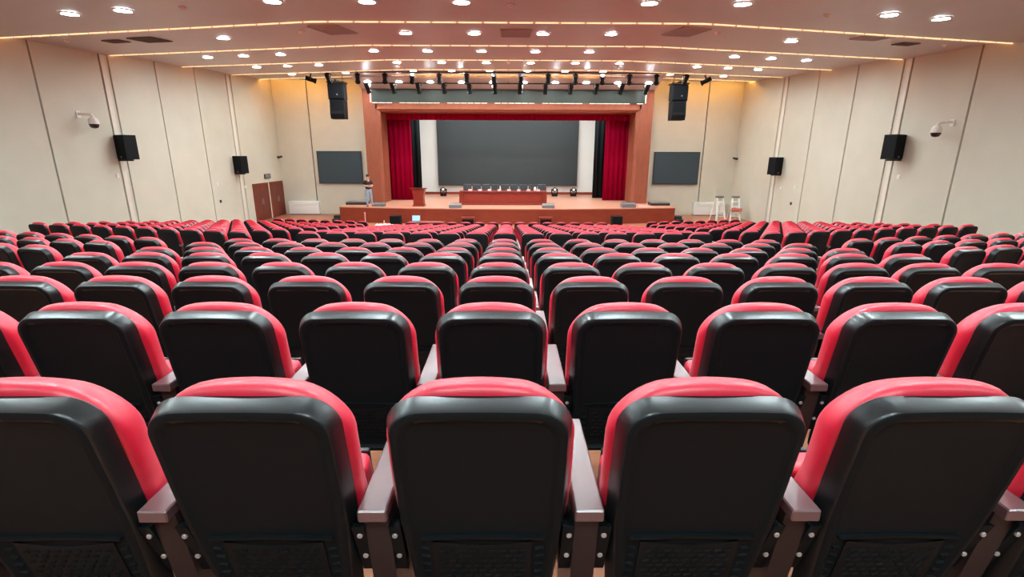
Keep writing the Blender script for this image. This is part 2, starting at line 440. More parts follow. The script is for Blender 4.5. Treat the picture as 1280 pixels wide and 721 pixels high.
def b_cushion(n=7, low=False):
    def warp(y, z):
        k = (z - 0.45) / 0.55
        prof = 0.90 + 0.12 * math.exp(-((z - 0.84) / 0.12) ** 2) + 0.34 * math.exp(-((z - 0.54) / 0.10) ** 2)
        return -0.04 + (y + 0.04) * prof if y > -0.04 else y
    def f(bm):
        def O(i): return outline(0.226, 0.2425, 0.45, 1.016, 0.14, 0.05, i, 0.042, n)
        if low: L = [(O(0.03), -0.042), (O(0.0), -0.01), (O(0.008), 0.035), (O(0.05), 0.08)]
        else: L = [(O(0.035), -0.045), (O(0.014), -0.036), (O(0.003), -0.022), (O(0), -0.006), (O(0.003), 0.018), (O(0.011), 0.042), (O(0.026), 0.064), (O(0.05), 0.080), (O(0.085), 0.088)]
        loft(bm, L, LEAN, 0.97, warp=warp)
    return f
def b_seat(low=False):
    def f(bm):
        t = bmesh.new(); box(t, -0.215, 0.215, -0.05, 0.05, 0.0, 0.29, 0.035 if not low else 0.02, 3 if not low else 1)
        merge(bm, t, Matrix.Translation((0, 0.235, 0.37)) @ Matrix.Rotation(R(10), 4, 'X'))
    return f
def b_pan(bm):
    t = bmesh.new(); box(t, -0.205, 0.205, 0.05, 0.068, 0.01, 0.28, 0.008, 2)
    merge(bm, t, Matrix.Translation((0, 0.235, 0.37)) @ Matrix.Rotation(R(10), 4, 'X'))
AX = 0.2835
def b_arm(s, low=False):
    def f(bm): box(bm, s * AX - 0.038, s * AX + 0.038, -0.035, 0.43, 0.619, 0.655, 0.004 if not low else 0, 1)
    return f
def b_stan(s, low=False):
    def f(bm):
        c = s * AX
        if low: box(bm, c - 0.033, c + 0.033, 0.0, 0.36, 0.0, 0.62)
        else:
            poly_prism(bm, [(0.0, 0.620), (0.40, 0.620), (0.36, 0.30), (0.34, 0.02), (0.07, 0.02), (0.06, 0.25)], 'x', c - 0.033, c + 0.033)
            box(bm, c - 0.04, c + 0.04, 0.04, 0.38, 0.0, 0.022, 0.004, 1)
    return f
def b_bracket(s):
    def f(bm):
        x0, x1 = sorted((s * 0.218, s * 0.25))
        poly_prism(bm, [(-0.01, 0.585), (0.15, 0.545), (0.20, 0.38), (0.06, 0.38)], 'x', x0, x1)
    return f
def b_bolts(s, z):
    def f(bm):
        y = -0.01 + (0.585 - z) * 0.341
        cyl(bm, (s * 0.236, y - 0.006, z), (s * 0.236, y + 0.01, z), 0.0075, n=12, bev=0.002)
    return f

def make_chair(level, ends=False):
    low = level == 2
    n = 4 if low else 7
    r = empty('auditorium_chair', (0, 0, 0))
    sh = part('back_shell', b_shell(n, low), M['shell'], r, angle=40)
    sh.data.materials.append(M['matte'])
    for pl in sh.data.polygons:
        if pl.normal.y < -0.72: pl.material_index = 1
    part('back_cushion', b_cushion(n, low), M['red'], r, angle=70)
    part('seat_cushion', b_seat(low), M['red'], r, angle=60)
    if not low:
        part('seat_pan', b_pan, M['shell'], r)
        part('vent_panel', b_vent, M['vent'], r, False)
    part('armrest', b_arm(1, low), M['arm'], r, False)
    part('armrest_stand', b_stan(1, low), M['stan'], r, False)
    if ends:
        part('armrest', b_arm(-1, low), M['arm'], r, False); part('armrest_stand', b_stan(-1, low), M['stan'], r, False)
    if level == 0:
        for s in (-1, 1):
            bk = part('hinge_bracket', b_bracket(s), M['matte'], r, False)
            for z in (0.548, 0.452): part('bolt', b_bolts(s, z), M['bolt'], bk)
    return r
protos = {}
def chair(level, end, loc, rz, label, group):
    k = (level, end)
    if k not in protos: protos[k] = o = make_chair(level, end)
    else: o = copy_tree(protos[k])
    o.location = loc; o.rotation_euler = (0, 0, rz)
    return tag(o, label, 'chair', group)

SP = 0.567; X0 = -0.07
def side_word(c): return 'centre' if c == 0 else ('left' if c < 0 else 'right')
def col_word(c):
    if c == 0: return 'in the middle column'
    return '%s %s of the middle column' % (ORD[abs(c)], side_word(c))
def rowname(r, sec):
    if sec == 1: return 'nearest row' if r == 0 else '%s nearest row' % ORD[r + 1]
    return '%s row beyond the cross aisle' % ORD[r + 1]
for r, Y in enumerate(ROWS1):
    lim = (4, 5, 6, 7, 7, 7, 7, 7)[r]
    for c in range(-lim, lim + 1):
        lab = 'black-backed red chair, %s, %s' % (col_word(c), rowname(r, 1))
        chair(0 if r < 2 else 1, c == -lim, (X0 + SP * c, Y, tread(Y)), 0, lab, 'chairs in the near section, middle block')
def wingseat(s, k, Y, first=5.45):
    d = SP * k
    x = s * (first + d * math.cos(R(12))) + X0 * 0.5
    y = Y + (first - HB) * T12 + d * math.sin(R(12)) - 0.06
    return (x, y, tread(Y)), s * R(12)
for s in (-1, 1):
    sw = 'left' if s < 0 else 'right'
    for r, nn in ((4, 2), (5, 4), (6, 6), (7, 7)):
        for k in range(nn):
            p, rz = wingseat(s, k, ROWS1[r])
            lab = 'padded red chair, %s side block, %s, %s from the aisle' % (sw, rowname(r, 1), ORD[k + 1])
            chair(1, (k == nn - 1) if s < 0 else (k == 0), p, rz, lab, 'chairs in the near section, %s block' % sw)
NIND = 4
rest = []
for r, Y in enumerate(ROWS2):
    for c in range(-7, 8):
        p = (X0 + SP * c, Y, tread(Y))
        if r < NIND:
            lab = 'black-backed red chair, %s, %s' % (col_word(c), rowname(r, 2))
            chair(2, c == -7, p, 0, lab, 'chairs beyond the cross aisle, middle block')
        else: rest.append((p, 0))
    for s in (-1, 1):
        sw = 'left' if s < 0 else 'right'
        for k in range(10):
            p, rz = wingseat(s, k, Y)
            if r < NIND:
                lab = 'padded red chair, %s side block, %s, %s from the aisle' % (sw, rowname(r, 2), ORD[k + 1])
                chair(2, (k == 9) if s < 0 else (k == 0), p, rz, lab, 'chairs beyond the cross aisle, %s block' % sw)
            else: rest.append((p, rz))
for c in range(-7, 8): rest.append(((X0 + SP * c, ROW3, 0), 0))
for s in (-1, 1):
    for k in range(8): rest.append(wingseat(s, k, ROW3, 6.08))
bm = bmesh.new(); mats = [M['shell'], M['red'], M['arm'], M['stan'], M['matte']]
for (p, rz) in rest:
    mx = Matrix.Translation(p) @ Matrix.Rotation(rz, 4, 'Z')
    for mi, bf in ((0, b_shell(3, True)), (1, b_cushion(3, True)), (1, b_seat(True)), (2, b_arm(1, True)), (2, b_arm(-1, True)), (3, b_stan(1, True))):
        n0 = len(bm.faces); t = bmesh.new(); bf(t); merge(bm, t, mx); bm.faces.ensure_lookup_table()
        for f in bm.faces[n0:]: f.normal_update(); f.material_index = 4 if (mi == 0 and f.normal.y < -0.72) else mi
me = bpy.data.meshes.new('auditorium_chairs'); bm.to_mesh(me); bm.free()
for m in mats: me.materials.append(m)
me.polygons.foreach_set('use_smooth', [True] * len(me.polygons)); me.set_sharp_from_angle(angle=R(50))
o = bpy.data.objects.new('auditorium_chairs', me); COL.objects.link(o)
tag(o, 'mass of distant red chairs filling the rows nearest the stage', 'chairs', None, 'stuff')

# ------------------------------------------------------------------ ceiling fittings
S = 1.87
def b_ring(bm): lathe(bm, [(0.15, 0.012), (0.15, -0.012), (0.165, -0.02), (0.20, -0.012), (0.205, 0.012)], n=28)
def b_lens(bm): lathe(bm, [(0, -0.008), (0.148, -0.006), (0.15, 0.012), (0, 0.012)], n=28)
dl = {}
rows = [('nearest row', 11.0, (-5.1, -4.37, -2.5, -1.5, -.5, 1.5, 2.5, 4.37, 5.1)),
        ('second row', 14.9, (-4.37, -1.5, -.5, .5, 1.5, 4.37)),
        ('third row', 18.8, (-6, -5.2, -4.4, -2.5, -1.5, -.5, .5, 1.5, 4.4, 5.2, 6)),
        ('fourth row', 22.6, (-6, -5.2, -4.4, -2.5, -1.5, -.5, .5, 1.5, 2.5, 4.4, 5.2, 6)),
        ('fifth row', 26.4, (-6, -4.4, -2.5, -1.5, -.5, .5, 1.5, 2.5, 4.4, 6)),
        ('unseen added row', 7.0, (-5.1, -4.37, -2.5, -1.5, -.5, .5, 1.5, 2.5, 4.37, 5.1)),  # this row and the next are out of view, added to light the near seats
        ('second unseen added row', 2.9, (-5.1, -4.37, -2.5, -1.5, -.5, .5, 1.5, 2.5, 4.37, 5.1)),
        ('rear unseen added row', -1.2, (-5.1, -2.5, -.5, .5, 2.5, 5.1))]  # unseen rear row, added to light the cushion tops from behind
def add_downlight(x, y, z, tilt, label, group):
    k = 'lamp_far' if y > 25 else 'lamp'
    if k not in dl:
        o = dl[k] = empty('downlight', (0, 0, 0)); part('trim_ring', b_ring, M['white'], o); part('lens', b_lens, M[k], o)
    else: o = copy_tree(dl[k])
    o.location = (x, y, z); o.rotation_euler = (tilt, 0, 0); tag(o, label, 'ceiling light', group)
for nm, Y, cols in rows:
    for i, q in enumerate(cols):
        x = q * S; k = len(cols)
        add_downlight(x, Y + wing(x), zceil(Y) - 0.012, R(2),
                      'round white ceiling light, %s of the ceiling, %s from the left' % (nm, ORD[i + 1]), 'round ceiling lights')
for i in range(10):
    x = (i - 4.5) * 1.70; y = 29.0
    add_downlight(x, y, 7.62 - (y - 28.45) * 0.2548 - 0.015, R(-14.3), 'small ceiling light in the soffit above the banner display, %s from the left' % ORD[i + 1], 'soffit lights above the stage')

def b_vent_frame(w, d):
    def f(bm):
        box(bm, -w, w, -d, -d + 0.04, -0.015, 0.01); box(bm, -w, w, d - 0.04, d, -0.015, 0.01)
        box(bm, -w, -w + 0.04, -d, d, -0.015, 0.01); box(bm, w - 0.04, w, -d, d, -0.015, 0.01)
    return f
def b_vent_slats(w, d):
    def f(bm):
        n = int(d / 0.06)
        for i in range(n):
            y = -d + 0.05 + (2 * d - 0.1) * (i + 0.5) / n; box(bm, -w + 0.04, w - 0.04, y - 0.02, y + 0.02, -0.012, 0.004)
    return f
M['hatch'] = mat('ceiling_hatch', (0.40, 0.35, 0.35), 0.5)
def vent(x, Yc, w, d, m, label):
    s = -1 if x < 0 else 1
    t = empty('ceiling_vent', (x, Yc + wing(x), zceil(Yc) - 0.012), (s * R(12)) if abs(x) > HB else 0, label, 'ceiling vent', 'ceiling vents')
    t.rotation_euler = (R(2), 0, t.rotation_euler.z)
    part('frame', b_vent_frame(w, d), m, t, False); part('louvers', b_vent_slats(w, d), m, t, False)
vent(-10.44, 14.67, 0.42, 0.36, M['ventdark'], 'larger dark ceiling grille near the left wall, behind the topmost light strip')
vent(-11.6, 14.67, 0.30, 0.2, M['ventdark'], 'small dark ceiling grille nearest the left wall')
vent(10.1, 13.85, 0.42, 0.36, M['hatch'], 'larger dark ceiling grille near the right wall, behind the topmost light strip')
vent(11.7, 14.4, 0.30, 0.2, M['ventdark'], 'small dark ceiling grille nearest the right wall')
vent(-4.65, 14.55, 0.42, 0.55, M['hatch'], 'square ceiling hatch left of centre behind the topmost light strip')
vent(4.75, 14.55, 0.42, 0.55, M['hatch'], 'square ceiling hatch right of centre behind the topmost light strip')
vent(0.2, 14.9, 0.42, 0.5, M['hatch'], 'square ceiling hatch in the middle of the ceiling behind the topmost light strip')
sd = None
for x, Yc, lb in ((-6.8, 11.1, 'nearest detector on the left side'), (0.05, 11.2, 'nearest detector at the middle of the ceiling'), (6.9, 11.4, 'nearest detector on the right side'),
                  (-5.6, 14.6, 'second detector on the left side'), (5.6, 14.4, 'second detector on the right side'), (-12.9, 14.2, 'detector beside the left wall'), (12.9, 14.2, 'detector beside the right wall'),
                  (-4.2, 18.0, 'third detector on the left side'), (4.0, 18.0, 'third detector on the right side'), (0.0, 22.5, 'far detector at the middle of the ceiling'), (-4.8, 24.0, 'fourth detector left of centre'), (4.9, 24.0, 'fourth detector right of centre')):
    if sd is None:
        sd = o = empty('smoke_detector', (0, 0, 0))
        part('base', lambda bm: lathe(bm, [(0, 0.01), (0.07, 0.01), (0.07, -0.02), (0.055, -0.03), (0, -0.03)], n=16), M['white'], sd)
        part('sensor', lambda bm: lathe(bm, [(0.04, -0.03), (0.035, -0.055), (0, -0.06)], n=16), M['white'], sd)
    else: o = copy_tree(sd)
    o.location = (x, Yc + wing(x), zceil(Yc) - 0.005); tag(o, 'small round white ceiling ' + lb, 'smoke detector', 'ceiling detectors')

# ------------------------------------------------------------------ lighting pipes and spot lamps
def pipe(name, y, z, x0, x1, hang, label):
    t = empty(name, (0, y, z), 0, label, 'lighting bar')
    part('bar', lambda bm: cyl(bm, (x0, 0, 0), (x1, 0, 0), 0.035, n=14), M['metal'], t)
    for x in hang: part('hanger', lambda bm: cyl(bm, (x, 0, 0), (x, 0, 7.86 - z), 0.018, n=8), M['metal'], t)
pipe('lighting_bar', 26.9, 7.66, -9.95, 9.95, (-9.9, -7.5, -4.5, -1.5, 1.5, 4.5, 7.5, 9.9), 'long dark lighting bar nearest the seats, below the ceiling')
pipe('lighting_bar', 29.0, 7.40, -7.9, 7.9, (-6.8, -3.4, 0, 3.4, 6.8), 'dark lighting bar close in front of the banner display')
sp = None
def spot(x, y, z, pitch, yaw, label, group):
    global sp
    if sp is None:
        sp = o = empty('spot_lamp', (0, 0, 0))
        part('body', lambda bm: (cyl(bm, (0, 0.22, -0.30), (0, -0.22, -0.30), 0.10, 0.115, 18, 0.01), cyl(bm, (0, 0.22, -0.30), (0, 0.30, -0.30), 0.125, 0.13, 18)), M['blackbox'], sp)
        def b_yoke(bm):
            for s in (-1, 1): box(bm, s * 0.135 - 0.008, s * 0.135 + 0.008, -0.025, 0.025, -0.30, -0.06)
            box(bm, -0.143, 0.143, -0.025, 0.025, -0.07, -0.055); cyl(bm, (0, 0, -0.06), (0, 0, 0.0), 0.03, n=10)
        part('yoke', b_yoke, M['metal'], sp)
        part('lens', lambda bm: cyl(bm, (0, 0.285, -0.30), (0, 0.296, -0.30), 0.112, n=18), M['spot'], sp)
    else: o = copy_tree(sp)
    o.location = (x, y, z)
    for ch in o.children: pass
    o.rotation_euler = (pitch, 0, yaw)
    return tag(o, label, 'spot lamp', group)
for i in range(12):
    spot((i - 5.5) * 1.37 - 0.05, 26.9, 7.60, R(-38), R(3 * (5.5 - i)), 'black stage spot lamp on the nearer lighting bar, %s from the left' % ORD[i + 1], 'spot lamps on the nearer bar')
for i in range(12):
    spot((i - 5.5) * 1.37 - 0.05, 29.0, 7.335, R(-50), R(-2 * (5.5 - i)), 'black stage spot lamp on the bar by the banner display, %s from the left' % ORD[i + 1], 'spot lamps by the banner display')
spot(-9.9, 26.9, 7.59, R(-15), R(-60), 'black spot lamp at the far left end of the lighting bar, tilted', 'spot lamps on the nearer bar')
spot(9.9, 26.9, 7.59, R(-25), R(60), 'black spot lamp at the far right end of the lighting bar, tilted', 'spot lamps on the nearer bar')
spot(-9.0, 26.9, 7.59, R(-40), R(0), 'black spot lamp in front of the left hanging loudspeaker', 'spot lamps on the nearer bar')
spot(8.9, 26.9, 7.59, R(-40), R(0), 'black spot lamp in front of the right hanging loudspeaker', 'spot lamps on the nearer bar')

# hanging loudspeaker clusters
for s in (-1, 1):
    t = empty('hanging_loudspeaker', (s * 9.15, 28.5, 5.5), 0, 'tall black hanging loudspeaker cluster on the %s of the stage opening' % ('left' if s < 0 else 'right'), 'loudspeaker', 'hanging loudspeakers')
    def cab(a, b, tl):
        def f(bm):
            q = bmesh.new(); box(q, -0.42, 0.42, -0.3, 0.3, a, b, 0.02, 1); merge(bm, q, Matrix.Rotation(R(tl), 4, 'X'))
        return f
    part('upper_cabinet', cab(0.98, 1.78, 2), M['blackbox'], t, False)
    part('lower_cabinet', lambda bm: poly_prism(bm, [(-0.34, 0.0), (0.25, 0.0), (0.33, 0.97), (-0.33, 0.97), (-0.42, 0.25)], 'x', -0.37, 0.37), M['blackbox'], t, False)
    part('grille', lambda bm: (box(bm, -0.38, 0.38, -0.40, -0.32, 1.03, 1.73, 0.01, 1), box(bm, -0.33, 0.33, -0.40, -0.30, 0.3, 0.92, 0.01, 1)), M['grille'], t, False)
    part('rigging_frame', lambda bm: (box(bm, -0.46, 0.46, -0.34, 0.34, 1.80, 1.88), box(bm, -0.04, 0.04, -0.3, 0.3, 1.88, 1.97),
                              cyl(bm, (-0.3, 0, 1.88), (-0.3, 0, 2.3), 0.015), cyl(bm, (0.3, 0, 1.88), (0.3, 0, 2.3), 0.015),
                              box(bm, s * 0.42 - 0.06, s * 0.42 + 0.06, -0.1, 0.1, 1.35, 1.8)), M['metal'], t, False)
    part('badge', lambda bm: cyl(bm, (0.08, -0.405, 1.22), (0.08, -0.415, 1.22), 0.035, n=12), M['steel'], t)

# wall loudspeakers
def wall_speaker(s, y, z, label, hh):
    t = empty('wall_loudspeaker', (s * 14.0, y, z), 0, label, 'loudspeaker', 'side wall loudspeakers')
    yaw = s * R(28)
    mx = Matrix.Translation((-s * 0.36, 0, 0)) @ Matrix.Rotation(-yaw * -1, 4, 'Z')
    def rot(f):
        def g(bm):
            q = bmesh.new(); f(q); merge(bm, q, mx)
        return g
    part('cabinet', rot(lambda bm: poly_prism(bm, [(-0.31, -0.22), (0.31, -0.22), (0.2, 0.24), (-0.2, 0.24)], 'z', -hh, hh)), M['blackbox'], t, False)
    part('grille', rot(lambda bm: box(bm, -0.30, 0.30, -0.245, -0.215, -hh + 0.02, hh - 0.02, 0.01, 1)), M['grille'], t, False)
    part('badge', rot(lambda bm: box(bm, -0.03, 0.03, -0.252, -0.24, -hh + 0.06, -hh + 0.11)), M['steel'], t, False)
    part('wall_bracket', lambda bm: (box(bm, -0.02, 0.02, -0.06, 0.06, -hh - 0.06, -hh + 0.12), obox(bm, (0, 0, -hh - 0.03), (-s * 0.5, 0, -hh - 0.03), 0.06, 0.05)), M['metal'], t, False)
wall_speaker(-1, 18.55, 3.93, 'black loudspeaker on the left wall beside the near camera dome', 0.42)
wall_speaker(-1, 26.2, 3.14, 'black loudspeaker on the left wall nearer the double doors', 0.43)
wall_speaker(1, 18.2, 4.03, 'black loudspeaker on the right wall beside the near camera dome', 0.42)
wall_speaker(1, 26.05, 3.17, 'black loudspeaker on the right wall nearer the stage', 0.43)

# dome cameras
for s, y, z in ((-1, 17.15, 4.95), (1, 16.35, 4.75)):
    t = empty('dome_camera', (s * 14.0, y, z), 0, 'white dome camera on an arm on the %s wall above the near loudspeaker' % ('left' if s < 0 else 'right'), 'camera', 'dome cameras')
    part('arm', lambda bm: (box(bm, -0.03 if s > 0 else 0, 0 if s > 0 else 0.03, -0.08, 0.08, -0.12, 0.1, 0.008, 1), obox(bm, (0, 0, 0.02), (-s * 0.42, 0.05, -0.02), 0.07, 0.07, 0.015), cyl(bm, (-s * 0.42, 0.05, -0.02), (-s * 0.42, 0.05, -0.12), 0.05)), M['white'], t)
    part('housing', lambda bm: lathe(bm, [(0, -0.08), (0.08, -0.09), (0.14, -0.16), (0.155, -0.28), (0.15, -0.30), (0, -0.30)], (-s * 0.42, 0.05, 0)), M['white'], t)
    part('dome', lambda bm: lathe(bm, [(0.14, -0.295), (0.13, -0.36), (0.09, -0.42), (0, -0.445)], (-s * 0.42, 0.05, 0)), M['dome'], t)
for s, nm in ((-1, 'left'), (1, 'right')):
    t = empty('bullet_camera', (s * 13.97, 31.2, 3.48), 0, 'small dark camera high in the %s corner beside the stage wall' % nm, 'camera', 'corner cameras')
    part('body', lambda bm: (cyl(bm, (-s * 0.1, -0.25, -0.05), (-s * 0.22, 0.05, 0.02), 0.06, n=14, bev=0.01), box(bm, -s * 0.16 - 0.05, -s * 0.16 + 0.05, -0.3, 0.02, 0.03, 0.05)), M['metal'], t)
    part('mount', lambda bm: (cyl(bm, (0, 0, 0.0), (-s * 0.18, -0.02, 0.0), 0.025), cyl(bm, (s * 0.03, 0, 0), (-s * 0.0, 0, 0), 0.06)), M['grey'], t)
t = empty('exit_sign', (-13.98, 29.55, 2.42), 0, 'small dark box sign on the left wall above the double doors', 'sign')
part('box', lambda bm: box(bm, -0.02, 0.05, -0.35, 0.35, -0.12, 0.12, 0.01, 1), M['metal'], t, False)
part('faceplate', lambda bm: box(bm, 0.05, 0.055, -0.31, 0.31, -0.09, 0.09), M['grey'], t, False)
PL = [(-1, 18.3, 2.95, 'white button on the left wall below the near loudspeaker'), (-1, 24.4, 2.28, 'white button on the left wall between the two loudspeakers'), (-1, 24.5, 1.45, 'dark socket low on the left wall'), (-1, 27.0, 1.98, 'white button on the left wall just before the double doors'),
      (1, 18.1, 3.0, 'white button on the right wall below the near loudspeaker'), (1, 25.8, 2.05, 'white button on the right wall under the far loudspeaker'), (1, 24.5, 2.2, 'white button on the right wall between the two loudspeakers'), (1, 24.7, 1.4, 'dark socket low on the right wall')]
for s, y, z, lb in PL:
    t = empty('wall_button' if 'button' in lb else 'wall_socket', (s * 14.0, y, z), 0, lb, 'wall fitting')
    m = M['white'] if 'button' in lb else M['metal']
    part('plate', lambda bm: box(bm, *sorted((s * 0.01, -s * 0.025)), -0.07, 0.07, -0.07, 0.07, 0.008, 1), m, t, False)
    part('dial', lambda bm: cyl(bm, (-s * 0.02, 0, 0), (-s * 0.04, 0, 0), 0.035, n=12), m, t)

# side screens on the front wall
for s, nm, xa, xb, za, zb in ((-1, 'left', -11.65, -9.0, 1.93, 3.8), (1, 'right', 8.97, 11.72, 1.93, 3.82)):
    t = empty('side_screen', ((xa + xb) / 2, 31.44, (za + zb) / 2), 0, 'dark flat screen on the front wall at the %s of the stage' % nm, 'screen', 'side screens')
    w, h = (xb - xa) / 2, (zb - za) / 2
    part('panel', lambda bm: box(bm, -w, w, -0.07, 0.05, -h, h, 0.008, 1), M['wallscreen'], t, False)
    part('bezel', lambda bm: (box(bm, -w - 0.03, -w, -0.075, 0, -h - 0.03, h + 0.03), box(bm, w, w + 0.03, -0.075, 0, -h - 0.03, h + 0.03), box(bm, -w, w, -0.075, 0, h, h + 0.03), box(bm, -w, w, -0.075, 0, -h - 0.03, -h)), M['metal'], t, False)

# ------------------------------------------------------------------ things on and before the stage
t = empty('conference_desk', (-0.3, 29.2, 0.85), 0, 'long mahogany conference desk at the middle of the stage', 'desk')
def b_deskbody(bm):
    box(bm, -2.35, 2.35, -0.25, 0.3, 0.04, 0.72, 0.01, 1)
part('body', b_deskbody, M['desk'], t, False)
part('top', lambda bm: box(bm, -2.5, 2.5, -0.34, 0.36, 0.72, 0.79, 0.012, 2), M['desk'], t, False)
part('base', lambda bm: box(bm, -2.42, 2.42, -0.30, 0.3, 0.0, 0.09, 0.008, 1), M['desk'], t, False)
for i in range(3):
    c = -1.55 + 1.55 * i
    part('front_panel', lambda bm: (box(bm, c - 0.70, c + 0.70, -0.275, -0.25, 0.14, 0.66, 0.012, 2), box(bm, c - 0.62, c + 0.62, -0.285, -0.27, 0.22, 0.58, 0.006, 1)), M['desk'], t, False)
for s in (-1, 1): part('end_pilaster', lambda bm: box(bm, s * 2.42 - 0.1, s * 2.42 + 0.1, -0.30, 0.3, 0.08, 0.73, 0.012, 1), M['desk'], t, False)
def b_cback(bm):
    q = bmesh.new(); box(q, -0.25, 0.25, -0.05, 0.05, 0.0, 0.60, 0.04, 3); merge(bm, q, Matrix.Translation((0, 0.24, 0.5)) @ Matrix.Rotation(R(-8), 4, 'X'))
mc = None
for i in range(9):
    if mc is None:
        mc = o = empty('meeting_chair', (0, 0, 0))
        part('backrest', b_cback, M['leatherette'], mc); part('seat', lambda bm: box(bm, -0.25, 0.25, -0.25, 0.25, 0.40, 0.50, 0.03, 2), M['leatherette'], mc)
        for sx in (-1, 1):
            for sy in (-1, 1): part('leg', lambda bm: cyl(bm, (sx * 0.21, sy * 0.21, 0), (sx * 0.21, sy * 0.21, 0.42), 0.018), M['metal'], mc)
        for sx in (-1, 1): part('armrest', lambda bm: (box(bm, sx * 0.25 - 0.022, sx * 0.25 + 0.022, -0.2, 0.2, 0.62, 0.66, 0.01, 1), cyl(bm, (sx * 0.25, -0.18, 0.45), (sx * 0.25, -0.18, 0.63), 0.015)), M['leatherette'], mc)
    else: o = copy_tree(mc)
    o.location = (-2.45 + 0.56 * i, 30.05, 0.85); tag(o, 'dark padded meeting chair behind the conference desk, %s from the left' % ORD[i + 1], 'chair', 'chairs behind the desk')
npl = None
for i in range(8):
    if npl is None:
        npl = o = empty('name_plate', (0, 0, 0))
        part('base', lambda bm: box(bm, -0.11, 0.11, -0.04, 0.04, 0, 0.01), M['grey'], npl, False)
        part('card', lambda bm: poly_prism(bm, [(-0.035, 0.01), (0.035, 0.01), (0.004, 0.10), (-0.004, 0.10)], 'x', -0.10, 0.10), M['pink'], npl, False)
    else: o = copy_tree(npl)
    o.location = (-2.2 + 0.56 * i, 29.1, 1.64); tag(o, 'pale name plate on the conference desk, %s from the left' % ORD[i + 1], 'name plate', 'name plates on the desk')
t = empty('water_flask', (1.55, 29.35, 1.64), 0, 'round white flask standing on the conference desk right of its middle', 'flask')
part('body', lambda bm: lathe(bm, [(0, 0), (0.06, 0), (0.075, 0.06), (0.07, 0.15), (0.04, 0.2), (0, 0.2)]), M['white'], t); part('cap', lambda bm: lathe(bm, [(0.03, 0.19), (0.03, 0.23), (0, 0.235)]), M['white'], t)

t = empty('podium', (-5.03, 28.35, 0.85), 0, 'mahogany speaking podium standing left of the desk on the stage', 'podium')
part('body', lambda bm: poly_prism(bm, [(-0.30, 0.06), (0.30, 0.06), (0.27, 0.5), (0.36, 0.92), (-0.36, 0.92), (-0.27, 0.5)], 'y', -0.25, 0.25), M['desk'], t, False)
part('base', lambda bm: box(bm, -0.34, 0.34, -0.30, 0.30, 0, 0.07, 0.01, 1), M['desk'], t, False)
part('top', lambda bm: (poly_prism(bm, [(-0.32, 0.98), (0.32, 0.92), (0.32, 0.96), (-0.32, 1.03)], 'x', -0.44, 0.44)), M['desk'], t, False)
part('front_panel', lambda bm: box(bm, -0.2, 0.2, -0.265, -0.245, 0.15, 0.82, 0.01, 1), M['desk'], t, False)

mh = None
for x, lb in ((-4.5, 'left of the desk'), (3.22, 'just right of the desk'), (4.52, 'farthest right on the stage')):
    if mh is None:
        mh = o = empty('moving_head_lamp', (0, 0, 0))
        part('base', lambda bm: box(bm, -0.2, 0.2, -0.17, 0.17, 0, 0.16, 0.02, 2), M['blackbox'], mh)
        part('yoke', lambda bm: (box(bm, -0.23, -0.16, -0.06, 0.06, 0.15, 0.5, 0.02, 2), box(bm, 0.16, 0.23, -0.06, 0.06, 0.15, 0.5, 0.02, 2), box(bm, -0.2, 0.2, -0.06, 0.06, 0.15, 0.2)), M['blackbox'], mh)
        part('head', lambda bm: cyl(bm, (0, 0.18, 0.42), (0, -0.2, 0.46), 0.14, 0.155, 20, 0.02), M['blackbox'], mh)
        part('lens', lambda bm: cyl(bm, (0, -0.195, 0.4595), (0, -0.205, 0.4605), 0.09, n=18), M['white'], mh)
    else: o = copy_tree(mh)
    o.location = (x, 35.0, 0.85); tag(o, 'black moving-head lamp on the stage floor, ' + lb, 'stage lamp', 'moving-head lamps')
wd = None
for x, y, lb, sc in ((-2.9, 27.5, 'left of the desk', 1), (2.2, 27.5, 'right of the desk', 1), (6.7, 27.95, 'near the right proscenium column', 1.15), (-7.2, 28.1, 'beside the standing person', 0.9)):
    if wd is None:
        wd = o = empty('stage_monitor', (0, 0, 0))
        part('cabinet', lambda bm: poly_prism(bm, [(-0.25, 0), (0.22, 0), (0.22, 0.1), (0.08, 0.24), (-0.25, 0.16)], 'x', -0.33, 0.33), M['grey'], wd, False)
        part('grille', lambda bm: obox(bm, (0, 0.232, 0.105), (0, 0.09, 0.247), 0.6, 0.012), M['grille'], wd, False)
    else: o = copy_tree(wd)
    o.location = (x, y, 0.85); o.scale = (sc, sc, sc); tag(o, 'low grey stage monitor wedge on the stage edge, ' + lb, 'stage monitor', 'stage monitors')
for x, lb in ((-5.95, 'left'), (5.75, 'right')):
    t = empty('subwoofer', (x, 26.3, 0), 0, 'black box loudspeaker on the floor against the stage front, %s one' % lb, 'loudspeaker', 'floor loudspeakers')
    part('cabinet', lambda bm: box(bm, -0.27, 0.27, -0.25, 0.25, 0.03, 0.56, 0.012, 1), M['blackbox'], t, False)
    part('grille', lambda bm: box(bm, -0.24, 0.24, -0.262, -0.25, 0.06, 0.53, 0.005, 1), M['grille'], t, False)
    for sx in (-1, 1): part('foot', lambda bm: (cyl(bm, (sx * 0.2, -0.2, 0), (sx * 0.2, -0.2, 0.035), 0.03), cyl(bm, (sx * 0.2, 0.2, 0), (sx * 0.2, 0.2, 0.035), 0.03)), M['metal'], t)
for x, lb in ((-2.15, 'left'), (2.0, 'right')):
    t = empty('fill_loudspeaker', (x, 26.6, 0), 0, 'low dark red box at the foot of the stage front, %s one' % lb, 'box', 'low boxes by the stage')
    part('cabinet', lambda bm: box(bm, -0.33, 0.33, -0.2, 0.2, 0, 0.42, 0.012, 1), M['desk'], t, False)
    part('grille', lambda bm: box(bm, -0.3, 0.3, -0.21, -0.2, 0.03, 0.36), M['grille'], t, False)
    part('lid', lambda bm: box(bm, -0.36, 0.36, -0.23, 0.23, 0.42, 0.46, 0.008, 1), M['desk'], t, False)
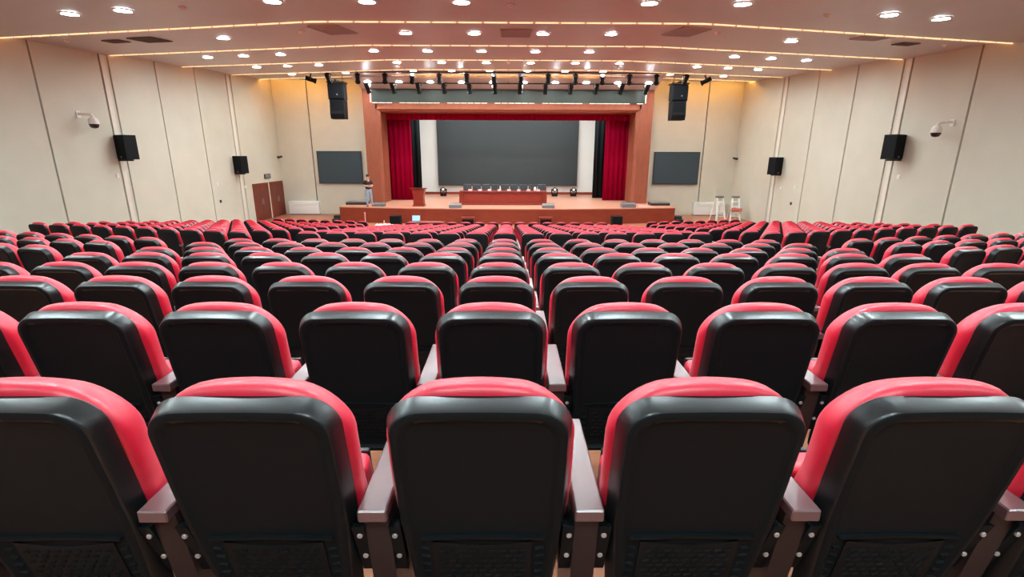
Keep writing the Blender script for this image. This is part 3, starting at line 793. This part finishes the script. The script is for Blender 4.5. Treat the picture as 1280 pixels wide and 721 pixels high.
for s in (-1, 1):
    x = s * 9.68
    t = empty('step_block', (x, 28.3, 0), 0, 'dark step block at the %s end of the stage' % ('left' if s < 0 else 'right'), 'step')
    part('lower_step', lambda bm: box(bm, -0.2, 0.2, -0.4, 0.3, 0, 0.16, 0.01, 1), M['metal'], t, False)
    part('upper_step', lambda bm: box(bm, -0.2, 0.2, -0.1, 0.3, 0.16, 0.32, 0.01, 1), M['metal'], t, False)
t = empty('carpet_tile', (7.75, 28.25, 0.85), 0, 'pinkish flat sheet lying on the stage edge at the right', 'sheet')
part('sheet', lambda bm: box(bm, -0.42, 0.42, -0.25, 0.25, 0, 0.03, 0.008, 1), M['pink'], t, False)
for x, w, lb in ((8.8, 0.55, 'right'), (-8.75, 0.6, 'left')):
    o = empty('equipment_case', (x, 29.2, 0.85), 0, 'low dark case lying on the stage by the %s column' % lb, 'case')
    part('body', lambda bm: box(bm, -w, w, -0.35, 0.35, 0, 0.13, 0.012, 1), M['metal'], o, False)
    part('lid', lambda bm: box(bm, -w + 0.01, w - 0.01, -0.34, 0.34, 0.13, 0.17, 0.008, 1), M['grey'], o, False)

# tables in front of the first row
tb = None
for x, w, lb in ((-5.16, 0.42, 'left'), (5.16, 0.42, 'right')):
    t = empty('control_table', (x, 20.75, 0), 0, 'low dark red table in the front row on the %s aisle' % lb, 'table', 'front row tables')
    part('top', lambda bm: box(bm, -w, w, -0.3, 0.3, 0.71, 0.76, 0.01, 1), M['desk'], t, False)
    part('front_panel', lambda bm: box(bm, -w + 0.04, w - 0.04, -0.24, -0.21, 0.1, 0.71), M['desk'], t, False)
    for sx in (-1, 1): part('leg', lambda bm: box(bm, sx * (w - 0.06) - 0.03, sx * (w - 0.06) + 0.03, -0.25, 0.25, 0, 0.71), M['desk'], t, False)
t = empty('table_runner', (-5.2, 20.75, 0.79), 0, 'crumpled white cloth lying on the left front-row table', 'cloth')
def b_cloth(bm):
    nx, ny = 14, 7; g = [[bm.verts.new((-0.38 + 0.76 * i / nx, -0.22 + 0.44 * j / ny, 0.05 + 0.035 * math.sin(i * 1.9 + j) * math.cos(j * 2.1) - (0.04 if i in (0, nx) or j in (0, ny) else 0))) for j in range(ny + 1)] for i in range(nx + 1)]
    for i in range(nx):
        for j in range(ny): bm.faces.new((g[i][j], g[i + 1][j], g[i + 1][j + 1], g[i][j + 1]))
c = part('cloth', b_cloth, M['paper'], t); c.modifiers.new('thick', 'SOLIDIFY').thickness = 0.02
t = empty('water_bottle', (-5.25, 21.012, 0.765), 0, 'slim pale bottle standing on the left front-row table', 'bottle')
part('body', lambda bm: lathe(bm, [(0, 0), (0.035, 0), (0.037, 0.13), (0.02, 0.19), (0.015, 0.22), (0, 0.22)], n=14), M['pink'], t); part('cap', lambda bm: lathe(bm, [(0.018, 0.215), (0.018, 0.24), (0, 0.24)], n=14), M['white'], t)
t = empty('microphone_stand', (-6.25, 21.75, 0), 0, 'thin pale upright stand left of the front-row table', 'stand')
part('pole', lambda bm: cyl(bm, (0, 0, 0.02), (0, 0, 1.18), 0.022), M['pink'], t); part('base', lambda bm: cyl(bm, (0, 0, 0), (0, 0, 0.03), 0.13, n=18), M['metal'], t)
part('head', lambda bm: cyl(bm, (0, 0, 1.18), (0, 0, 1.27), 0.035, 0.025, n=12, bev=0.006), M['pink'], t)
t = empty('laptop_table', (-3.6, 21.9, 0), 0, 'narrow table carrying the laptop before the front row', 'table')
part('top', lambda bm: box(bm, -0.8, 0.8, -0.28, 0.28, 0.80, 0.84, 0.008, 1), M['desk'], t, False)
for sx in (-1, 1): part('leg', lambda bm: box(bm, sx * 0.72 - 0.03, sx * 0.72 + 0.03, -0.25, 0.25, 0, 0.80), M['desk'], t, False)
t = empty('laptop', (-4.07, 21.85, 0.84), 0, 'open laptop with glowing blue screen behind the front row', 'laptop')
part('base', lambda bm: box(bm, -0.18, 0.18, -0.13, 0.12, 0, 0.02, 0.005, 1), M['grey'], t, False)
lid = part('lid', lambda bm: obox(bm, (0, 0.11, 0.015), (0, 0.17, 0.26), 0.36, 0.012), M['grey'], t, False)
part('display', lambda bm: obox(bm, (0, 0.107, 0.035), (0, 0.158, 0.25), 0.33, 0.006), M['laptop_lit'], lid, False)

# white floor units and step ladders
for s, xa, xb in ((-1, -13.6, -11.75), (1, 11.6, 13.5)):
    t = empty('air_conditioner', ((xa + xb) / 2, 31.2, 0), 0, 'low white air conditioning unit on the floor in the %s front corner' % ('left' if s < 0 else 'right'), 'air conditioner', 'floor air conditioners')
    w = (xb - xa) / 2
    part('body', lambda bm: box(bm, -w, w, -0.12, 0.28, 0.05, 0.82, 0.03, 2), M['white'], t)
    part('air_outlet', lambda bm: [box(bm, -w + 0.12, w - 0.12, -0.135, -0.115, 0.60 + 0.03 * k, 0.615 + 0.03 * k) for k in range(4)], M['paper'], t, False)
    part('plinth', lambda bm: box(bm, -w + 0.05, w - 0.05, -0.08, 0.26, 0, 0.06), M['grey'], t, False)
    part('badge', lambda bm: box(bm, -w + 0.1, -w + 0.3, -0.13, -0.115, 0.75, 0.765), M['grey'], t, False)
for i, (x, lb) in enumerate(((12.2, 'with plain steps, left of its pair'), (13.12, 'with a coral tray, right of its pair'))):
    t = empty('step_ladder', (x, 28.9, 0), R(8 * (1 - 2 * i)), 'white folding ladder ' + lb + ' in the right corner', 'ladder', 'step ladders')
    for sx in (-1, 1):
        part('front_rail', lambda bm: obox(bm, (sx * 0.27, -0.38, 0), (sx * 0.17, -0.06, 1.32), 0.07, 0.05), M['white'], t, False)
        part('rear_rail', lambda bm: obox(bm, (sx * 0.25, 0.42, 0), (sx * 0.16, 0.06, 1.32), 0.05, 0.04), M['white'], t, False)
    for k in range(4):
        z = 0.28 + 0.27 * k; q = z / 1.32
        part('step', lambda bm: box(bm, -0.26 + 0.1 * q, 0.26 - 0.1 * q, -0.40 + 0.32 * q, -0.24 + 0.32 * q, z - 0.02, z + 0.02), M['orange'] if (i == 1 and k == 1) else M['white'], t, False)
    part('top_cap', lambda bm: box(bm, -0.2, 0.2, -0.12, 0.12, 1.30, 1.40, 0.01, 1), M['grey'], t, False)
    if i: part('tray', lambda bm: (box(bm, -0.3, 0.3, -0.5, -0.1, 0.60, 0.64, 0.01, 1), box(bm, -0.3, 0.3, -0.5, -0.47, 0.62, 0.76)), M['orange'], t, False)

# ------------------------------------------------------------------ the standing person
def skin_obj(name, verts, edges, radii, m, parent, root=0, sub=2):
    me = bpy.data.meshes.new(name); me.from_pydata(verts, edges, []); me.materials.append(m)
    o = bpy.data.objects.new(name, me); COL.objects.link(o); o.parent = parent
    md = o.modifiers.new('skin', 'SKIN'); md.use_smooth_shade = True
    for i, r in enumerate(radii):
        rr = r if isinstance(r, tuple) else (r, r)
        me.skin_vertices[0].data[i].radius = rr; me.skin_vertices[0].data[i].use_root = (i == root)
    s = o.modifiers.new('sub', 'SUBSURF'); s.levels = sub; s.render_levels = sub
    return o
P = empty('person', (-7.76, 28.05, 0.85), R(20), 'standing person in a dark shirt and pale jeans, forearms raised, left side of the stage', 'person')
V = [(0, 0, .92), (0, .01, 1.08), (0, .0, 1.25), (0, .0, 1.38), (0, -.01, 1.45), (0, -.03, 1.54), (0, -.035, 1.64),     # 0-6 pelvis..head
     (-.09, 0, .86), (-.10, -.02, .48), (-.11, .02, .09), (-.12, -.12, .045),                                         # 7-10 right leg
     (.09, 0, .86), (.12, .0, .48), (.15, .03, .09), (.17, -.11, .045),                                               # 11-14 left leg
     (-.17, 0, 1.37), (-.23, -.0, 1.12), (-.03, -.22, 1.16), (.05, -.245, 1.17),                                        # 15-18 right arm folded across
     (.17, 0, 1.37), (.23, -.01, 1.12), (.04, -.20, 1.09), (-.04, -.225, 1.10)]                                          # 19-22 left arm
Ed = [(0, 1), (1, 2), (2, 3), (3, 4), (4, 5), (5, 6), (0, 7), (7, 8), (8, 9), (9, 10), (0, 11), (11, 12), (12, 13), (13, 14), (3, 15), (15, 16), (16, 17), (17, 18), (3, 19), (19, 20), (20, 21), (21, 22)]
Rd = [(.14, .10), (.13, .095), (.15, .105), (.12, .09), .055, .075, .08, .085, .06, .04, .035, .085, .06, .04, .035, .055, .042, .032, .03, .055, .042, .032, .03]
skin_obj('body', V, Ed, Rd, M['skin'], P)
skin_obj('shirt', [(0, 0, .85), (0, .01, 1.08), (0, 0, 1.25), (0, 0, 1.38), (0, -.005, 1.43), (-.17, 0, 1.37), (-.225, 0, 1.18), (.17, 0, 1.37), (.225, -.005, 1.18)],
         [(0, 1), (1, 2), (2, 3), (3, 4), (3, 5), (5, 6), (3, 7), (7, 8)], [(.175, .128), (.172, .124), (.175, .125), (.14, .105), .065, .07, .058, .07, .058], M['shirt'], P)
skin_obj('trousers', [(0, 0, .92), (-.09, 0, .82), (-.10, -.02, .48), (-.11, .02, .08), (.09, 0, .82), (.12, 0, .48), (.15, .03, .08), (0, .005, 1.04)],
         [(0, 1), (1, 2), (2, 3), (0, 4), (4, 5), (5, 6), (0, 7)], [(.16, .115), .10, .078, .062, .10, .078, .062, (.155, .112)], M['jeans'], P)
part('hair', lambda bm: lathe(bm, [(0.085, 1.62), (0.098, 1.66), (0.09, 1.715), (0.05, 1.745), (0, 1.752)], (0, -0.018, 0)), M['hair'], P)
def b_face(bm):
    poly_prism(bm, [(-.012, 1.60), (.012, 1.60), (.006, 1.645), (-.006, 1.645)], 'y', -0.135, -0.10)
    for s in (-1, 1):
        cyl(bm, (s * .09, -.03, 1.60), (s * .09, -.03, 1.66), .016, n=10)
part('nose_and_ears', b_face, M['skin'], P)
part('eyes_and_mouth', lambda bm: (box(bm, -.045, -.02, -.118, -.10, 1.645, 1.655), box(bm, .02, .045, -.118, -.10, 1.645, 1.655), box(bm, -.025, .025, -.118, -.10, 1.573, 1.58)), M['hair'], P, False)
for s, hx, hy, hz in ((-1, .05, -.245, 1.17), (1, -.04, -.225, 1.10)):
    V2 = [(hx, hy, hz), (hx - s * .05, hy - .01, hz)]; E2 = [(0, 1)]; R2 = [(.032, .02), (.036, .018)]
    for k in range(4):
        a = len(V2); dz = .024 - .016 * k
        V2 += [(hx - s * .09, hy - .005, hz + dz), (hx - s * (.115 - .006 * abs(k - 1)), hy + .018, hz + dz)]; E2 += [(1, a), (a, a + 1)]; R2 += [.0095, .008]
    a = len(V2); V2 += [(hx - s * .03, hy - .03, hz + .03), (hx - s * .06, hy - .035, hz + .045)]; E2 += [(0, a), (a, a + 1)]; R2 += [.011, .009]
    skin_obj('hand', V2, E2, R2, M['skin'], P, 0, 1)
for s, x, y in ((-1, -.115, .0), (1, .16, .01)):
    part('shoe', lambda bm: box(bm, x - .05, x + .05, y - .20, y + .08, 0, .085, .03, 3), M['shoe'], P)

# ------------------------------------------------------------------ lamps
def area(name, loc, rot, sx, sy, power, col):
    l = bpy.data.lights.new(name, 'AREA'); l.shape = 'RECTANGLE'; l.size = sx; l.size_y = sy; l.energy = power; l.color = col
    o = bpy.data.objects.new(name, l); COL.objects.link(o); o.location = loc; o.rotation_euler = rot
    return o
area('stage_batten_light', (0, 33.2, 7.0), (R(22), 0, 0), 11, 0.6, 270, (0.88, 1, 0.99))
area('stage_batten_light', (0, 32.3, 6.9), (0, 0, 0), 12, 0.5, 270, (0.90, 1, 0.97))

w = bpy.data.worlds.new('World'); C.world = w; w.use_nodes = True
w.node_tree.nodes['Background'].inputs['Color'].default_value = (0.02, 0.02, 0.02, 1)

# ------------------------------------------------------------------ camera
cam = bpy.data.cameras.new('camera'); cam.sensor_width = 36; cam.lens = 36 * 620 / 1280; cam.clip_start = 0.02; cam.clip_end = 200
co = bpy.data.objects.new('camera', cam); COL.objects.link(co); co.location = (0, 0, EZ)
co.rotation_euler = (Matrix.Rotation(R(-0.46), 3, 'Z') @ Matrix.Rotation(R(90 - 15.4), 3, 'X') @ Matrix.Rotation(R(0.2), 3, 'Z')).to_euler()
C.camera = co
v = C.view_settings; v.view_transform = 'Standard'; v.look = 'None'; v.gamma = 1; v.use_curve_mapping = False; v.exposure = 0.72
C.cycles.use_denoising = True
C.cycles.max_bounces = 8; C.cycles.diffuse_bounces = 5; C.cycles.glossy_bounces = 4
C.cycles.use_adaptive_sampling = True
